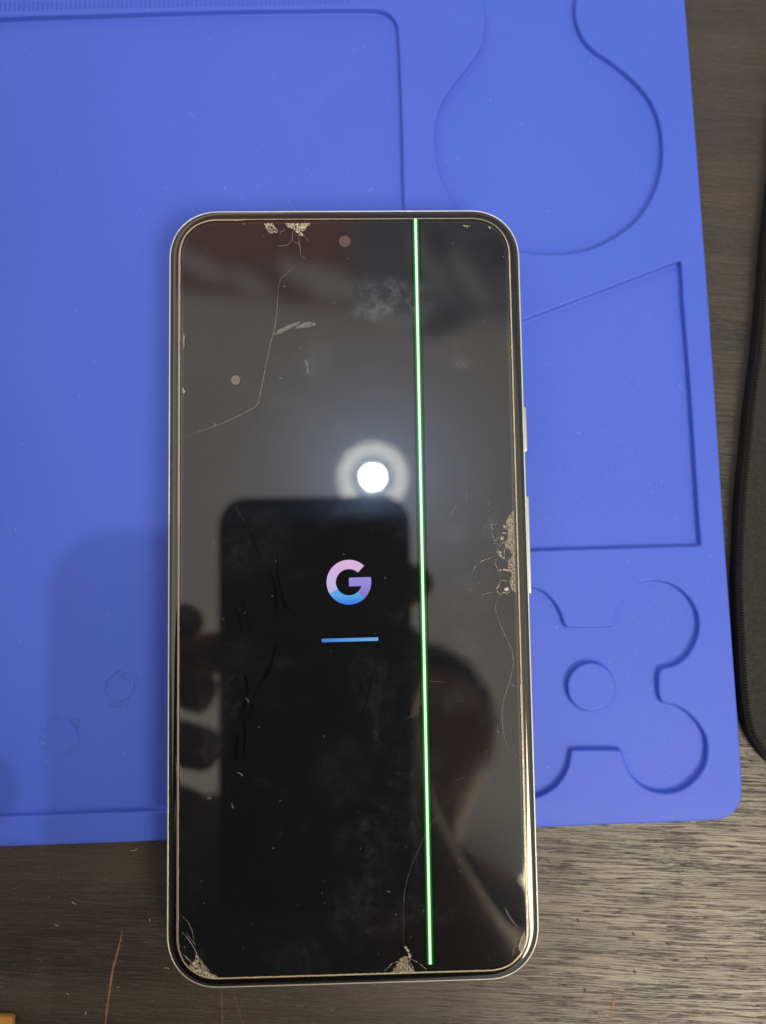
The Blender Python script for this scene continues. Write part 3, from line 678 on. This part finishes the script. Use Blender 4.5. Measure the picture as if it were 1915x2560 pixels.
# held phone: the camera looks out of its back
n = mat('held_phone_body'); M_hp = pset(n, color=(.012, .013, .016), rough=.35)
n = mat('held_phone_lens'); M_hl = pset(n, color=(.02, .05, .05), rough=.1)
held = tag(empty('held_phone'), 'dark phone held above the table, mirrored in the screen', 'smartphone')
HZ = CAM.z + 1.2
ho = [p + Vector((CAM.x - 20.5, CAM.y + 24.5 - 79, 0)) for p in rrect(75, 158, 11, 10)]
rings('case', ho, [(-1.5, HZ), (-.4, HZ+.5), (0, HZ+1.5), (0, HZ+7), (-1.2, HZ+8.3)], M_hp, held, cap_first=True, cap_last=True)
for dy in (20, 40):
    cc = [Vector((CAM.x + 5.5*math.cos(a*math.pi/16), CAM.y - dy + 5.5*math.sin(a*math.pi/16), 0)) for a in range(32)]
    rings('lens', cc, [(0, HZ-.9), (0, HZ+.2)], M_hl, held, cap_first=True)

# photographer: one continuous skinned body
n = mat('skin'); o = n.obj(); M_skin = pset(n, color=n.mix(n.noise(o, 25, 3), (.33, .18, .13), (.42, .25, .19)), rough=.5)
n = mat('shirt'); o = n.obj(); M_shirt = pset(n, color=n.mix(n.noise(o, 300, 3), (.012, .013, .017), (.02, .021, .027)), rough=.9)
n = mat('hair'); o = n.obj(); M_hairm = pset(n, color=(.012, .009, .007), rough=.6)
pv, pe_, prd = [], [], []
def jv(p, r): pv.append(tuple(Vector(p)*MM)); prd.append(r*MM); return len(pv)-1
def chain(start, lst):
    a = start
    for p, r in lst:
        b3 = jv(p, r); pe_.append((a, b3)); a = b3
    return a
cx, cy = CAM.x, CAM.y
pel = jv((cx-60, cy-440, 100), 120)
chest = chain(pel, [((cx-50, cy-380, 230), 120), ((cx-20, cy-310, 400), 100)])
neck = chain(chest, [((cx+20, cy-270, 510), 58), ((cx+40, cy-235, 570), 52)])
head = chain(neck, [((cx+55, cy-205, 620), 74), ((cx+60, cy-180, 670), 80), ((cx+60, cy-170, 720), 62)])
nose = chain(head-1, [((cx+60, cy-150, 575), 14)])
sl = chain(chest, [((cx-150, cy-300, 420), 60), ((cx-215, cy-270, 290), 48), ((cx-190, cy-190, 190), 38), ((cx-145, cy-120, 165), 27)])
hl = chain(sl, [((cx-118, cy-85, HZ+6), 24), ((cx-96, cy-58, HZ+5), 19)])
hw = hl-1
hw = hl
for lst in ([((cx-92, cy-32, HZ+3), 10), ((cx-78, cy-24, HZ-1), 9), ((cx-62, cy-22, HZ-3), 8)],
            [((cx-88, cy-50, HZ+2), 10.5), ((cx-74, cy-46, HZ-2), 9), ((cx-58, cy-52, HZ-4), 8)],
            [((cx-90, cy-68, HZ+2), 10.5), ((cx-74, cy-68, HZ-2), 9.5), ((cx-56, cy-72, HZ-5), 8.5)],
            [((cx-94, cy-84, HZ+3), 10), ((cx-78, cy-90, HZ-2), 8.5), ((cx-62, cy-94, HZ-4), 7.5)],
            [((cx-92, cy-48, HZ+20), 11), ((cx-74, cy-40, HZ+22), 10), ((cx-56, cy-36, HZ+17), 9)]): chain(hw, lst)
sr = chain(chest, [((cx+105, cy-285, 420), 50), ((cx+95, cy-260, 300), 38), ((cx+40, cy-190, 200), 32), ((cx+8, cy-120, HZ+32), 25)])
hr = chain(sr, [((cx+2, cy-80, HZ+30), 20), ((cx, cy-45, HZ+28), 16)])
for lst in ([((cx+8, cy-24, HZ+24), 10.5), ((cx+18, cy-8, HZ+15), 10.5), ((cx+20, cy-12, HZ+4), 9)],
            [((cx-2, cy-10, HZ+24), 9.5), ((cx-4, cy+4, HZ+20), 8.5), ((cx-6, cy+10, HZ+14), 7.5)],
            [((cx-12, cy-20, HZ+24), 9.5), ((cx-20, cy-8, HZ+20), 8.5), ((cx-24, cy-2, HZ+14), 7.5)],
            [((cx-18, cy-38, HZ+24), 9), ((cx-32, cy-32, HZ+20), 8), ((cx-40, cy-28, HZ+14), 7)],
            [((cx+14, cy-62, HZ+22), 11), ((cx+16, cy-44, HZ+12), 10), ((cx+14, cy-26, HZ+8), 9)]): chain(hr, lst)
me = bpy.data.meshes.new('person'); me.from_pydata(pv, pe_, [])
person = bpy.data.objects.new('person', me); C.objects.link(person)
sk = person.modifiers.new('skin', 'SKIN'); sk.use_smooth_shade = True
lay_ = me.skin_vertices[0].data if me.skin_vertices else None
if lay_:
    for i, r in enumerate(prd): lay_[i].radius = (r, r)
    lay_[0].use_root = True
ss_ = person.modifiers.new('sub', 'SUBSURF'); ss_.levels = 2; ss_.render_levels = 2
me.materials.append(M_skin)
tag(person, 'person in a dark shirt leaning over the table holding a phone with both hands, mirrored', 'person')
# hair cap and shirt as clothing
def ell(name, c, r, m_, par, zmin=-1.0):
    bm = bmesh.new(); bmesh.ops.create_uvsphere(bm, u_segments=32, v_segments=20, radius=1)
    for v in bm.verts:
        k = 1 + .05*mn.noise(v.co*3)
        v.co = Vector((c[0]+v.co.x*r[0]*k, c[1]+v.co.y*r[1]*k, c[2]+v.co.z*r[2]*k))*MM
    me = bpy.data.meshes.new(name); bm.to_mesh(me); bm.free(); me.materials.append(m_)
    me.polygons.foreach_set('use_smooth', [True]*len(me.polygons))
    o = bpy.data.objects.new(name, me); C.objects.link(o); o.parent = par; return o
ell('hair', (cx+60, cy-190, 712), (86, 90, 78), M_hairm, person)
ell('shirt', (cx-75, cy-275, 330), (185, 118, 205), M_shirt, person)
